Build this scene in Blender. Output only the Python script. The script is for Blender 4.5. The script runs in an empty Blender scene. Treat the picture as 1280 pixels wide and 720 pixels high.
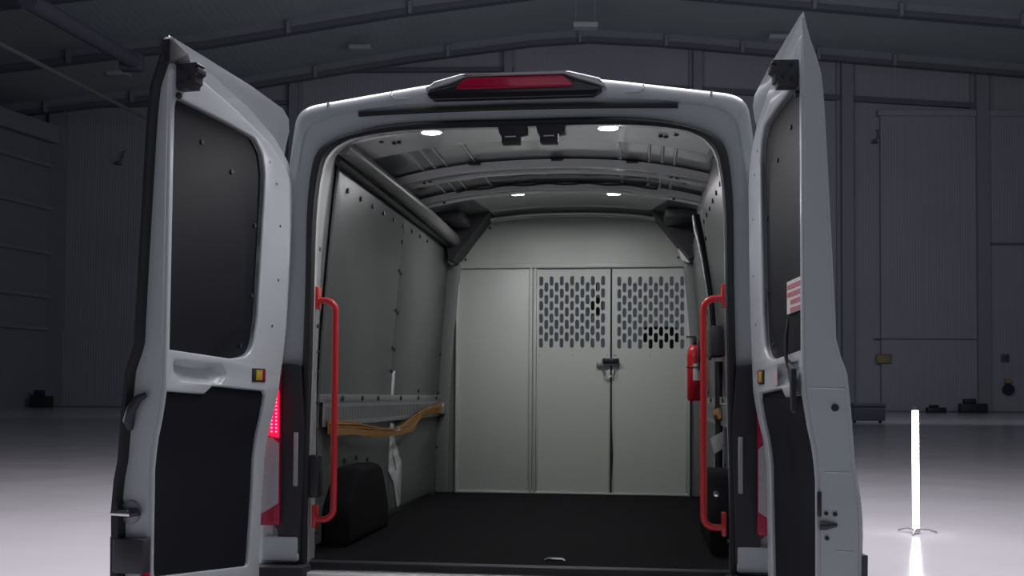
import bpy, bmesh, math, random
from mathutils import Vector, Matrix
random.seed(4)
SC = bpy.context.scene
COL = SC.collection
PI = math.pi
R = math.radians

# ------------------------------------------------------------------ camera
YAW, PITCH, ROLL = .1211, .03, .0059
CP = Vector((.4602, -3.857, 1.3313))
fw = Vector((-math.sin(YAW), math.cos(YAW), 0)); rt = Vector((math.cos(YAW), math.sin(YAW), 0)); up = Vector((0, 0, 1))
FH, RH = fw.copy(), rt.copy()
fw, up = fw*math.cos(PITCH)+up*math.sin(PITCH), up*math.cos(PITCH)-fw*math.sin(PITCH)
rt, up = rt*math.cos(ROLL)+up*math.sin(ROLL), up*math.cos(ROLL)-rt*math.sin(ROLL)
cam = bpy.data.cameras.new('camera'); co = bpy.data.objects.new('camera', cam); COL.objects.link(co)
co.matrix_world = Matrix(((rt.x, up.x, -fw.x, CP.x), (rt.y, up.y, -fw.y, CP.y), (rt.z, up.z, -fw.z, CP.z), (0, 0, 0, 1)))
cam.sensor_width = 36; cam.lens = 1320/1280*36; cam.shift_y = 95.64/1280
cam.clip_end = 500
SC.camera = co

# ------------------------------------------------------------------ world, lights, exposure
SC.view_settings.view_transform = 'Standard'; SC.view_settings.look = 'None'
SC.view_settings.gamma = 1; SC.view_settings.use_curve_mapping = False
SC.view_settings.exposure = 0
W = bpy.data.worlds.new('world'); SC.world = W; W.use_nodes = True
W.node_tree.nodes['Background'].inputs[0].default_value = (.62, .72, .9, 1)
W.node_tree.nodes['Background'].inputs[1].default_value = .04

def area(name, loc, size, power, color=(1, 1, 1), rot=(0, 0, 0), size_y=None, spread=None, shape=None):
    l = bpy.data.lights.new(name, 'AREA'); l.energy = power; l.color = color; l.size = size
    l.shape = shape or ('RECTANGLE' if size_y else 'SQUARE')
    if size_y: l.size_y = size_y
    if spread: l.spread = spread
    o = bpy.data.objects.new(name, l); COL.objects.link(o); o.location = loc; o.rotation_euler = rot
    return o
area('hangar_lamp_overhead', (0, 4.6, 9.5), 12, 2500, (1.0, .94, 1.0), size_y=11)
area('mid_floor_fill', (0, 30, 15), 44, 150, (.90, .95, 1.0), size_y=20)  # added fill, no real fixture: lifts the floor midway down the hall
area('fill_behind_camera', (1.5, -9, 7.0), 6, 35, (.9, .95, 1.0), rot=(R(58), 0, 0), size_y=3)  # added fill from behind the camera, not an actual lamp
area('far_wall_fill', (8, 45, 14), 50, 4600, (.90, .92, 1.0), rot=(R(112), 0, R(4)), size_y=10)  # added fill aimed at the far wall to brighten it, no such lamps
area('tube_bank_left', (-8, 1, 1.2), 1.5, 75, (.97, .93, 1.0), rot=(0, R(-100), 0), size_y=1.5)

# ------------------------------------------------------------------ materials
def mat(name, col, rough=.5, metal=0, coat=0, noise=None, bump=0, nscale=40, emit=None, es=0, trans=0, spec=None, ior=None):
    m = bpy.data.materials.new(name); m.use_nodes = True
    nt = m.node_tree; b = nt.nodes['Principled BSDF']
    b.inputs['Base Color'].default_value = (*col, 1); b.inputs['Roughness'].default_value = rough
    b.inputs['Metallic'].default_value = metal; b.inputs['Coat Weight'].default_value = coat
    b.inputs['Coat Roughness'].default_value = .08
    if spec is not None: b.inputs['Specular IOR Level'].default_value = spec
    if trans: b.inputs['Transmission Weight'].default_value = trans
    if ior: b.inputs['IOR'].default_value = ior
    if emit:
        b.inputs['Emission Color'].default_value = (*emit, 1); b.inputs['Emission Strength'].default_value = es
    tc = nt.nodes.new('ShaderNodeTexCoord')
    n = nt.nodes.new('ShaderNodeTexNoise'); n.inputs['Scale'].default_value = nscale; n.inputs['Detail'].default_value = 4
    nt.links.new(tc.outputs['Object'], n.inputs['Vector'])
    a = noise if noise is not None else .04
    mx = nt.nodes.new('ShaderNodeMix'); mx.data_type = 'RGBA'
    mx.inputs[6].default_value = (*[max(0, c*(1-a)) for c in col], 1); mx.inputs[7].default_value = (*[min(1, c*(1+a)) for c in col], 1)
    nt.links.new(n.outputs['Fac'], mx.inputs[0]); nt.links.new(mx.outputs[2], b.inputs['Base Color'])
    if bump:
        bp = nt.nodes.new('ShaderNodeBump'); bp.inputs['Strength'].default_value = bump; bp.inputs['Distance'].default_value = .01
        nt.links.new(n.outputs['Fac'], bp.inputs['Height']); nt.links.new(bp.outputs[0], b.inputs['Normal'])
    return m
M = dict(
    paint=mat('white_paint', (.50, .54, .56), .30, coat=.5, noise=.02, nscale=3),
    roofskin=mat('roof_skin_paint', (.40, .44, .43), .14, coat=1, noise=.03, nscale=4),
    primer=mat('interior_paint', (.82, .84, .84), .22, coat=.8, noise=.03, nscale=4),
    rubber=mat('black_rubber', (.018, .018, .022), .55, noise=.1),
    black=mat('black_plastic', (.022, .022, .028), .5, noise=.1, bump=.05, nscale=200),
    blackgloss=mat('black_gloss_plastic', (.015, .015, .02), .25, noise=.05),
    blank=mat('charcoal_panel', (.006, .007, .012), .5, spec=.2, noise=.06, bump=.06, nscale=300),
    trim=mat('charcoal_lower_trim', (.008, .009, .014), .75, spec=.2, noise=.06, bump=.1, nscale=300),
    wallp=mat('grey_wall_liner', (.095, .103, .100), .33, noise=.04, bump=.04, nscale=220),
    liner2=mat('grey_pillar_paint', (.19, .20, .195), .35, coat=.2, noise=.04),
    part=mat('partition_paint', (.50, .53, .49), .42, noise=.03, bump=.02, nscale=200),
    carpet=mat('black_floor_mat', (.006, .006, .008), .9, spec=.15, noise=.25, bump=.5, nscale=260),
    duct=mat('grey_cantrail_cover', (.12, .12, .12), .38, noise=.08, nscale=60),
    red=mat('red_handle_paint', (.62, .025, .03), .35, coat=.4, noise=.05),
    ext=mat('extinguisher_red', (.5, .008, .02), .3, coat=.5),
    redlens=mat('red_lens', (.42, .0, .045), .25, coat=.4, noise=.05),
    lit=mat('lit_red_lens', (.6, 0, .02), .3, emit=(1, .01, .08), es=.8),
    led=mat('lit_red_diode', (.9, .05, .1), .3, emit=(1, .08, .2), es=5),
    clear=mat('clear_lens', (.42, .40, .42), .22, coat=.6, noise=.2, nscale=120),
    chrome=mat('chrome', (.62, .62, .64), .22, metal=1),
    steel=mat('zinc_steel', (.35, .36, .37), .4, metal=.7, noise=.15, nscale=90),
    hinge=mat('dark_bracket', (.05, .052, .06), .5, metal=.3, noise=.1),
    strap=mat('amber_webbing', (.30, .145, .03), .7, noise=.25, bump=.4, nscale=180),
    white=mat('white_label', (.62, .60, .60), .6),
    textred=mat('red_print', (.50, .17, .20), .7),
    fadedred=mat('faded_red_print', (.50, .38, .40), .6),
    yellow=mat('yellow_reflector', (.50, .33, .03), .35),
    seat=mat('seat_cloth', (.05, .055, .06), .85, noise=.2, bump=.3, nscale=200),
    dome=mat('lit_dome_lens', (.9, .9, .9), .3, emit=(1, .93, 1.0), es=28),
    tube=mat('lit_tube', (1, 1, 1), .4, emit=(1, .96, 1), es=14),
    case=mat('equipment_case', (.06, .065, .085), .55, noise=.1, nscale=8),
    beam=mat('painted_steel_beam', (.23, .235, .27), .6, noise=.08, nscale=1),
    beamdark=mat('dark_steel_beam', (.12, .122, .15), .7, noise=.1, nscale=1),
    pipe=mat('dull_pipe', (.22, .205, .2), .6, noise=.1, nscale=2),
    faded=mat('faded_yellow', (.30, .22, .09), .7),
    fix=mat('fixture_housing', (.36, .38, .38), .6),
)
# glass
g = mat('clear_glass', (.9, .95, .95), .02, trans=1.0, ior=1.45); M['glass'] = g

def structural():
    # epoxy floor
    m = bpy.data.materials.new('epoxy_floor'); m.use_nodes = True; nt = m.node_tree; b = nt.nodes['Principled BSDF']
    tc = nt.nodes.new('ShaderNodeTexCoord')
    n = nt.nodes.new('ShaderNodeTexNoise'); n.inputs['Scale'].default_value = .12; n.inputs['Detail'].default_value = 6
    nt.links.new(tc.outputs['Object'], n.inputs['Vector'])
    r = nt.nodes.new('ShaderNodeValToRGB'); r.color_ramp.elements[0].position = .3; r.color_ramp.elements[1].position = .7
    r.color_ramp.elements[0].color = (.50, .50, .52, 1); r.color_ramp.elements[1].color = (.58, .57, .60, 1)
    nt.links.new(n.outputs['Fac'], r.inputs[0]); nt.links.new(r.outputs[0], b.inputs['Base Color'])
    n2 = nt.nodes.new('ShaderNodeTexNoise'); n2.inputs['Scale'].default_value = .8; n2.inputs['Detail'].default_value = 4
    nt.links.new(tc.outputs['Object'], n2.inputs['Vector'])
    mr = nt.nodes.new('ShaderNodeMapRange'); mr.inputs[3].default_value = .10; mr.inputs[4].default_value = .2
    nt.links.new(n2.outputs['Fac'], mr.inputs[0]); nt.links.new(mr.outputs[0], b.inputs['Roughness'])
    M['floor'] = m
    # ribbed metal cladding
    def clad(name, col, sc, amp):
        m = bpy.data.materials.new(name); m.use_nodes = True; nt = m.node_tree; b = nt.nodes['Principled BSDF']
        tc = nt.nodes.new('ShaderNodeTexCoord'); sp = nt.nodes.new('ShaderNodeSeparateXYZ')
        nt.links.new(tc.outputs['Object'], sp.inputs[0])
        w = nt.nodes.new('ShaderNodeTexWave'); w.inputs['Scale'].default_value = sc; w.inputs['Distortion'].default_value = 0
        nt.links.new(tc.outputs['Object'], w.inputs['Vector'])
        n = nt.nodes.new('ShaderNodeTexNoise'); n.inputs['Scale'].default_value = .15; n.inputs['Detail'].default_value = 5
        nt.links.new(tc.outputs['Object'], n.inputs['Vector'])
        mx = nt.nodes.new('ShaderNodeMix'); mx.data_type = 'RGBA'
        mx.inputs[6].default_value = (*[c*.85 for c in col], 1); mx.inputs[7].default_value = (*[c*1.12 for c in col], 1)
        nt.links.new(n.outputs['Fac'], mx.inputs[0]); nt.links.new(mx.outputs[2], b.inputs['Base Color'])
        bp = nt.nodes.new('ShaderNodeBump'); bp.inputs['Strength'].default_value = amp; bp.inputs['Distance'].default_value = .05
        nt.links.new(w.outputs['Fac'], bp.inputs['Height']); nt.links.new(bp.outputs[0], b.inputs['Normal'])
        b.inputs['Roughness'].default_value = .65
        return m
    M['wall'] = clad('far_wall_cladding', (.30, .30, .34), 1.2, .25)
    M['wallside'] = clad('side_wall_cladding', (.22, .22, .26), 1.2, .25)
    M['roof'] = clad('roof_deck', (.34, .37, .38), .5, .2)
structural()

# ------------------------------------------------------------------ mesh helpers
def link(name, bm, m, parent=None, smooth=40, loc=None, rot=None):
    bmesh.ops.recalc_face_normals(bm, faces=bm.faces[:])
    me = bpy.data.meshes.new(name); bm.to_mesh(me); bm.free()
    ms = m if isinstance(m, (list, tuple)) else [m]
    for q in ms: me.materials.append(M[q] if isinstance(q, str) else q)
    if smooth:
        me.shade_smooth(); me.set_sharp_from_angle(angle=R(smooth))
    o = bpy.data.objects.new(name, me); COL.objects.link(o)
    if parent: o.parent = parent
    if loc: o.location = loc
    if rot: o.rotation_euler = rot
    return o
def tag(o, label=None, cat=None, group=None, kind=None):
    if label: o['label'] = label
    if cat: o['category'] = cat
    if group: o['group'] = group
    if kind: o['kind'] = kind
    return o
def empty(name, loc=(0, 0, 0), rz=0, parent=None):
    o = bpy.data.objects.new(name, None); COL.objects.link(o); o.location = loc; o.rotation_euler = (0, 0, rz)
    o.empty_display_size = .1
    if parent: o.parent = parent
    return o
def B(): return bmesh.new()
def setm(bm, n0, mi):
    bm.faces.ensure_lookup_table()
    for f in bm.faces[n0:]: f.material_index = mi
def box(bm, x0, x1, y0, y1, z0, z1, bev=0, mi=0, seg=2):
    n0 = len(bm.faces)
    t = B(); bmesh.ops.create_cube(t, size=1)
    for v in t.verts: v.co = Vector(((x0+x1)/2+v.co.x*(x1-x0), (y0+y1)/2+v.co.y*(y1-y0), (z0+z1)/2+v.co.z*(z1-z0)))
    if bev: bmesh.ops.bevel(t, geom=t.edges[:], offset=bev, segments=seg, profile=.5, affect='EDGES')
    merge(bm, t); setm(bm, n0, mi); return bm
def merge(bm, t):
    mp = {}
    for v in t.verts: mp[v] = bm.verts.new(v.co)
    for f in t.faces:
        try: nf = bm.faces.new([mp[v] for v in f.verts]); nf.material_index = f.material_index
        except ValueError: pass
    t.free()
def tube(bm, pts, r, n=12, mi=0, caps=True, closed=False):
    n0 = len(bm.faces)
    pts = [Vector(p) for p in pts]; rings = []
    prev = None
    for i, p in enumerate(pts):
        a = pts[i-1] if (i or closed) else p; c = pts[(i+1) % len(pts)] if (i < len(pts)-1 or closed) else p
        t = (c-a).normalized()
        if prev is None:
            s = t.cross(Vector((0, 0, 1)));
            if s.length < .1: s = t.cross(Vector((0, 1, 0)))
            s.normalize()
        else:
            s = (prev - t*prev.dot(t)).normalized()
        prev = s; q = t.cross(s)
        rr = r[i] if isinstance(r, (list, tuple)) else r
        rings.append([bm.verts.new(p+s*rr*math.cos(2*PI*k/n)+q*rr*math.sin(2*PI*k/n)) for k in range(n)])
    m = len(rings)
    for i in range(m if closed else m-1):
        A, Bb = rings[i], rings[(i+1) % m]
        for k in range(n): bm.faces.new((A[k], A[(k+1) % n], Bb[(k+1) % n], Bb[k]))
    if caps and not closed: bm.faces.new(rings[0]); bm.faces.new(rings[-1])
    setm(bm, n0, mi); return bm
def lathe(bm, c, prof, n=20, axis='z', mi=0):
    n0 = len(bm.faces); c = Vector(c); rings = []
    for r, h in prof:
        ring = []
        for k in range(n):
            a = 2*PI*k/n; x, y = r*math.cos(a), r*math.sin(a)
            d = {'z': (x, y, h), 'y': (x, h, y), 'x': (h, x, y)}[axis]
            ring.append(bm.verts.new(c+Vector(d)))
        rings.append(ring)
    for A, Bb in zip(rings, rings[1:]):
        for k in range(n): bm.faces.new((A[k], A[(k+1) % n], Bb[(k+1) % n], Bb[k]))
    bm.faces.new(rings[0]); bm.faces.new(rings[-1])
    setm(bm, n0, mi); return bm
def rpoly(pts, r=.02, n=5):
    """polygon with rounded corners; r is one radius or one per corner"""
    out = []; N = len(pts)
    for i, p in enumerate(pts):
        rr = r[i] if isinstance(r, (list, tuple)) else r
        P = Vector(p[:2]); A = Vector(pts[i-1][:2]); C = Vector(pts[(i+1) % N][:2])
        if rr <= 0: out.append(tuple(P)); continue
        a = (A-P); c = (C-P); la, lc = a.length, c.length; a.normalize(); c.normalize()
        ang = math.acos(max(-1, min(1, a.dot(c)))); t = min(rr/math.tan(ang/2) if ang > .01 else 0, la*.49, lc*.49)
        s, e = P+a*t, P+c*t
        for k in range(n+1):
            u = k/n; q = s*(1-u)**2+P*2*u*(1-u)+e*u*u; out.append((q.x, q.y))
    return out
def circ(x, y, r, n=12): return [(x+r*math.cos(2*PI*k/n), y+r*math.sin(2*PI*k/n)) for k in range(n)]
def slot(x, y, w, h, n=5):
    r = w/2; o = []
    for k in range(n+1): a = PI*k/n; o.append((x+r*math.cos(a), y+h/2-r+r*math.sin(a)))
    for k in range(n+1): a = PI+PI*k/n; o.append((x+r*math.cos(a), y-h/2+r+r*math.sin(a)))
    return o
def plate(outer, holes=(), t=.02, bev=0.0, seg=2):
    """flat plate with real holes: outline in x,y, thickness 0..t along z -> bmesh"""
    cu = bpy.data.curves.new('tmp', 'CURVE'); cu.dimensions = '2D'; cu.fill_mode = 'BOTH'
    for pl in [outer]+list(holes):
        s = cu.splines.new('POLY'); s.points.add(len(pl)-1); s.use_cyclic_u = True
        for q, p in zip(s.points, pl): q.co = (p[0], p[1], 0, 1)
    cu.extrude = t/2-bev; cu.bevel_depth = bev; cu.bevel_resolution = seg-1 if bev else 0
    if bev: cu.offset = -bev
    ob = bpy.data.objects.new('tmp', cu); COL.objects.link(ob)
    bpy.context.view_layer.update()
    me = bpy.data.meshes.new_from_object(ob.evaluated_get(bpy.context.evaluated_depsgraph_get()))
    bm = B(); bm.from_mesh(me)
    bpy.data.objects.remove(ob); bpy.data.curves.remove(cu); bpy.data.meshes.remove(me)
    for v in bm.verts: v.co.z += t/2
    for f in bm.faces: f.material_index = 0
    bmesh.ops.remove_doubles(bm, verts=bm.verts[:], dist=1e-5)
    return bm
def xf(bm, fn):
    for v in bm.verts: v.co = Vector(fn(*v.co))
    return bm
def cutz(bm, levels, axis=1):
    n = [0, 0, 0]; n[axis] = 1
    for z in levels:
        c = [0, 0, 0]; c[axis] = z
        bmesh.ops.bisect_plane(bm, geom=bm.verts[:]+bm.edges[:]+bm.faces[:], dist=1e-5, plane_co=c, plane_no=n)
    return bm
def lerp_tab(tab, z):
    if z <= tab[0][0]: return tab[0][1]
    for (a, va), (b, vb) in zip(tab, tab[1:]):
        if z <= b:
            t = (z-a)/(b-a); return va+(vb-va)*t
    return tab[-1][1]
def stamp(bm, t, fn, mi=0):
    for f in t.faces: f.material_index = mi
    xf(t, fn); merge(bm, t)

# ------------------------------------------------------------------ hangar (frame: s to the right, f ahead of the camera, z up)
HR = YAW
H0 = (CP.x, CP.y, 0)
def hlink(name, bm, m, label=None, cat=None, kind='structure', smooth=0, group=None):
    o = link(name, bm, m, smooth=smooth, loc=H0, rot=(0, 0, HR)); tag(o, label, cat, group, kind); return o
FD = 105.
def hs(px, D=FD): return (px-640)/1320*D
def hz(px, py, D=FD): return CP.z+(495.3+(px-640)*.0059-py)/1320*D
PROF = [(-75, 26.2), (-46, 29.4), (-26, 31.9), (-10, 34.7), (2, 36.35), (7.5, 36.75), (14, 36.45), (28, 35.3), (51, 33.5), (75, 31.5)]
def pz(s): return lerp_tab(PROF, s)
bm = B(); box(bm, -130, 130, -60, 107, -.2, 0); hlink('floor', bm, 'floor')
# far wall, gable topped
pr_ = [(-75, 0)]+[(75, 0)]+[(s, z+.2) for s, z in reversed(PROF)]
bm = plate(pr_, t=.4); xf(bm, lambda x, y, z: (x, FD+z, y)); hlink('wall_far', bm, 'wall')
# side wall at the left (VP of its rails lies to the right)
sw = R(18)
c0 = Vector((hs(66), FD, 0)); dv = Vector((-math.sin(sw), -math.cos(sw), 0)); nv = Vector((math.cos(sw), -math.sin(sw), 0))
def side(a, b, z0, z1, n0, n1, bm, mi=0):
    q = [c0+dv*a+nv*n0, c0+dv*b+nv*n0, c0+dv*b+nv*n1, c0+dv*a+nv*n1]
    lo = [bm.verts.new((p.x, p.y, z0)) for p in q]; hi = [bm.verts.new((p.x, p.y, z1)) for p in q]
    for k in range(4): bm.faces.new((lo[k], lo[(k+1) % 4], hi[(k+1) % 4], hi[k]))
    bm.faces.new(lo); bm.faces.new(hi)
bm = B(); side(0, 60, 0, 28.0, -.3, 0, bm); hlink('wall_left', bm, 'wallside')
k = 1
for py in (172, 209, 262, 318, 372, 412):
    bm = B(); z = hz(50, py); side(0, 60, z-.18, z+.18, -.0, .45, bm); hlink('trim_%d' % k, bm, 'beam'); k += 1
bm = B(); z = hz(50, 178); side(0, 60, z-.2, z+1.5, 0, .9, bm); hlink('trim_%d' % k, bm, 'beam'); k += 1
# roof deck
bm = B()
rows = []
for f_ in (56, 106):
    rows.append([bm.verts.new((s, f_, z+.9)) for s, z in PROF])
for i in range(len(PROF)-1): bm.faces.new((rows[0][i], rows[0][i+1], rows[1][i+1], rows[1][i]))
hlink('ceiling', bm, 'roof')
# portal frames: rafter web with a dark lower flange
def rafter(D, depth, k):
    bm = B()
    for (s0, z0), (s1, z1) in zip(PROF, PROF[1:]):
        for (w0, a, b, mi) in ((.10, 0, depth, 0), (.40, -.35, .10, 1)):
            vs = [(s0, D-w0, z0+a), (s1, D-w0, z1+a), (s1, D-w0, z1+b), (s0, D-w0, z0+b), (s0, D+w0, z0+a), (s1, D+w0, z1+a), (s1, D+w0, z1+b), (s0, D+w0, z0+b)]
            v = [bm.verts.new(p) for p in vs]
            for q in ((0, 1, 2, 3), (5, 4, 7, 6), (4, 5, 1, 0), (3, 2, 6, 7)):
                f = bm.faces.new([v[i] for i in q]); f.material_index = mi
    hlink('trim_%d' % k, bm, ['beam', 'beamdark'])
for D in (103.6, 91., 78.): rafter(D, .9, k); k += 1
# purlin hangers crossing the frames
bm = B()
for D in (103.3, 90.7):
    s = -46
    while s < 52:
        z = pz(s); box(bm, s-.16, s+.16, D-.45, D-.1, z-.45, z+.6); s += random.choice((7.5, 8.5, 10.5, 13))
hlink('trim_%d' % k, bm, 'beam'); k += 1
# far wall columns
for px, w in ((68, 1.15), (365, .85), (633, .8), (870, .85), (1057, 1.1), (1226, 1.2)):
    s = hs(px); bm = B()
    box(bm, s-w/2, s+w/2, FD-1.0, FD, 0, pz(s)); box(bm, s-w/2-.35, s-w/2, FD-.3, FD, 0, pz(s)); box(bm, s+w/2, s+w/2+.35, FD-.3, FD, 0, pz(s))
    hlink('trim_%d' % k, bm, 'beam'); k += 1
# girts: long horizontal wall rails
for x0, x1, ya, yb, th in ((700, 1226, 97, 128, .5), (360, 640, 84, 82, .4), (76, 365, 128, 124, .4)):
    bm = B(); s0, s1 = hs(x0), hs(x1); z0, z1 = hz(x0, ya), hz(x1, yb)
    v = [bm.verts.new(p) for p in ((s0, FD-.5, z0-th), (s1, FD-.5, z1-th), (s1, FD-.5, z1), (s0, FD-.5, z0), (s0, FD, z0-th), (s1, FD, z1-th), (s1, FD, z1), (s0, FD, z0))]
    for q in ((0, 1, 2, 3), (5, 4, 7, 6), (4, 5, 1, 0), (3, 2, 6, 7), (0, 3, 7, 4), (1, 5, 6, 2)): bm.faces.new([v[i] for i in q])
    hlink('trim_%d' % k, bm, 'beamdark'); k += 1
# sliding hangar door leaf on the right, dado bands
bm = B(); box(bm, hs(1100), hs(1330), FD-.55, FD-.1, 0, hz(1200, 142), .05); box(bm, hs(1096), hs(1330), FD-.8, FD-.1, hz(1200, 145), hz(1200, 138))
hlink('door_1', bm, ['wall'])
bm = B(); box(bm, hs(1236), hs(1330), FD-.75, FD-.5, hz(1250, 307), hz(1250, 304)); box(bm, hs(1090), hs(1233), FD-.62, FD-.5, hz(1150, 425), hz(1150, 423.5)); hlink('trim_%d' % k, bm, 'beamdark'); k += 1
bm = B(); box(bm, hs(78), hs(360), FD-.25, FD, 0, hz(120, 414)); hlink('trim_%d' % k, bm, 'wall'); k += 1
bm = B(); box(bm, -75, 75, FD-1.05, FD, 0, .12); hlink('baseboard_far', bm, 'beamdark')
# duct and pipe under the roof, left
bm = B(); a = Vector((hs(25, 60), 60, hz(25, -5, 60))); b_ = Vector((hs(162, 82), 82, hz(162, 74, 82)))
tube(bm, [a, b_], .55, 14); box(bm, b_.x-1.1, b_.x+.6, b_.y-.5, b_.y+.5, b_.z-.7, b_.z+.6, .1); hlink('ventilation_duct', bm, 'beamdark', 'long dark round duct hanging under the hangar roof, upper left', 'duct', None, 40)
bm = B(); tube(bm, [(hs(-30, 62), 62, hz(-30, 40, 62)), (hs(190, 100), 100, hz(190, 152, 100))], .16, 8); hlink('roof_pipe', bm, 'pipe', 'thin pale pipe running diagonally below the roof, far left', 'pipe', None, 40)
# fixtures
FIX = [((730, 28), 88, 'unlit pale ceiling fixture hanging above the van, nearest the roof ridge'), ((446, 56), 98, 'unlit pale ceiling fixture hanging left of the van roof'),
       ((975, 43), 98, 'unlit pale ceiling fixture hanging beside the peak of the right rear door'), ((142, 89), 98, 'unlit pale ceiling fixture hanging below the dark duct')]
for (px, py), D, lab in FIX:
    s, z = hs(px, D), hz(px, py, D)
    root = empty('ceiling_light', Vector(H0)+RH*s+FH*D+Vector((0, 0, z)), HR)
    tag(root, lab, 'ceiling light', 'unlit fixtures hanging under the hangar roof')
    bm = B(); box(bm, -1.05, 1.05, -.5, .5, -.22, .22, .08); link('housing', bm, 'fix', root, 0)
    bm = B(); h = pz(s)-z
    for x in (-.8, .8):
        bm = B(); tube(bm, [(x, 0, .2), (x, 0, max(.6, h))], .05, 6); link('hanger', bm, 'beam', root, 0)
# things along the far wall
def hthing(name, px, py, D, fn, label, cat, parts=None):
    root_loc = Vector(H0)+RH*hs(px, D)+FH*D+Vector((0, 0, py))
    r = empty(name, root_loc, HR); tag(r, label, cat); fn(r); return r
def f_case(r):
    bm = B(); box(bm, -.86, .86, -.4, .4, .12, 1.08, .05); link('body', bm, 'case', r)
    bm = B(); box(bm, -.9, .9, -.43, .43, .86, .93, .02); link('lid_rim', bm, 'black', r)
    for x in (-.7, .7): bm = B(); lathe(bm, (x, 0, .065), [(.03, -.1), (.065, -.1), (.065, .1), (.03, .1)], 12, 'y'); link('wheel', bm, 'rubber', r)
Dc = 1.33*1320/(528.5-497.8)
hthing('equipment_case', 1084, 0, Dc, f_case, 'dark grey wheeled equipment case on the floor against the far wall', 'case')
def f_cart(w, h):
    def f(r):
        bm = B(); box(bm, -w/2, w/2, -.4, .4, .0, h, .1); box(bm, -w*.35, w*.1, -.3, .3, h, h*1.5, .1); link('bundle', bm, 'black', r)
    return f
hthing('tool_trolley', 1216, 0, 101, f_cart(2.6, .9), 'low dark trolley on the floor at the foot of the far wall, right', 'trolley')
hthing('cable_bundle', 1170, 0, 101, f_cart(1.8, .5), 'low dark heap of cable on the floor right of the lit tube', 'cable')
hthing('floor_box', 53, 0, 101, f_cart(2.0, 1.1), 'small dark box on the floor by the corner column, far left', 'box')
def f_sign(w, h, m):
    def f(r):
        bm = B(); box(bm, -w/2, w/2, -.08, .08, -h/2, h/2, .02); link('board', bm, m, r)
        bm = B(); box(bm, -w/2-.1, w/2+.1, -.04, .1, -h/2-.1, h/2+.1, .02); link('backing', bm, 'beamdark', r)
    return f
hthing('yellow_sign', 1105, hz(1105, 449), FD-.72, f_sign(1.3, .75, 'faded'), 'small yellow sign on the sliding hangar door above the tube', 'sign')
hthing('blue_sign', 1257, hz(1257, 448), FD-.72, f_sign(.6, .6, 'case'), 'small round-cornered dark sign high at the far right of the door', 'sign')
hthing('hazard_sign', 3, hz(3, 480), FD-5, f_sign(1.4, 2.2, 'faded'), 'yellowish sign on the wall at the far left edge', 'sign')
def f_reel(r):
    bm = B(); box(bm, -.3, .3, -.2, .2, .2, .7, .05); link('alarm_box', bm, 'faded', r)
    bm = B(); lathe(bm, (0, -.1, -.4), [(.2, -.15), (.55, -.15), (.55, .15), (.2, .15)], 16, 'y'); link('reel', bm, 'black', r)
hthing('hose_reel', 1260, hz(1260, 482), FD-.9, f_reel, 'dark hose reel below a yellow box on the far wall, right', 'hose reel')
def f_lamp(r):
    bm = B(); tube(bm, [(.6, 0, 2.2), (.6, -.6, 1.9), (.5, -.9, .6), (0, -.9, 0), (-.3, -.9, .3)], .13, 8); link('arm', bm, 'beamdark', r)
    bm = B(); lathe(bm, (-.1, -.9, -.1), [(.1, .3), (.5, .1), (.6, -.3), (.1, -.35)], 12); link('shade', bm, 'beamdark', r)
    r.scale = (.55, .55, .55)
hthing('wall_lamp', 1093, hz(1093, 176), FD-.1, f_lamp, 'dark hooked wall lamp at the top corner of the sliding door', 'lamp')
hthing('wall_hook', 147, hz(147, 203), FD-.1, f_lamp, 'dark bracket lamp high on the far wall beside the left rear door', 'lamp')

# ------------------------------------------------------------------ lit tube on its stand
root = empty('tube_light', (3.162, 7.011, 0)); tag(root, 'tall glowing white light tube standing upright on a small floor stand', 'light')
bm = B(); lathe(bm, (0, 0, 0), [(.004, .055), (.030, .06), (.032, .07), (.032, 1.205), (.03, 1.212), (.004, 1.215)], 20); link('lamp_tube', bm, 'tube', root)
bm = B(); lathe(bm, (0, 0, 0), [(.004, 1.215), (.034, 1.216), (.034, 1.245), (.004, 1.25)], 16); link('end_cap', bm, 'black', root)
bm = B(); lathe(bm, (0, 0, 0), [(.004, .02), (.04, .02), (.04, .055), (.004, .056)], 16); link('foot_socket', bm, 'fix', root)
for a in (8, 128, 248):
    bm = B(); a = R(a); tube(bm, [(.03*math.cos(a), .03*math.sin(a), .045), (.12*math.cos(a), .12*math.sin(a), .04), (.21*math.cos(a), .21*math.sin(a), .012)], .009, 8); link('leg', bm, 'steel', root)

# ------------------------------------------------------------------ the van
VAN = empty('cargo_van', (0, 0, 0))
tag(VAN, 'white high-roof cargo van seen from behind with both rear doors open', 'van')
def resample(seg, n):
    P = [Vector((a, b)) for a, b in seg]; L = [0]
    for a, b in zip(P, P[1:]): L.append(L[-1]+(b-a).length)
    out = []
    for k in range(n):
        t = L[-1]*k/(n-1); i = 0
        while i < len(L)-2 and L[i+1] < t: i += 1
        u = (t-L[i])/(L[i+1]-L[i]) if L[i+1] > L[i] else 0; out.append(P[i].lerp(P[i+1], u))
    return out
def smoothl(P, it=1):
    for _ in range(it):
        P = [P[0]]+[(P[i-1]+P[i]*2+P[i+1])/4 for i in range(1, len(P)-1)]+[P[-1]]
    return P
def loop(sd, cn, tp):
    h = resample(sd, 22)[:-1]+resample(cn, 12)[:-1]+resample(tp, 18)
    h = smoothl(h, 2)
    return [(p.x, p.y) for p in h]+[(-p.x, p.y) for p in reversed(h[:-1])]
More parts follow.
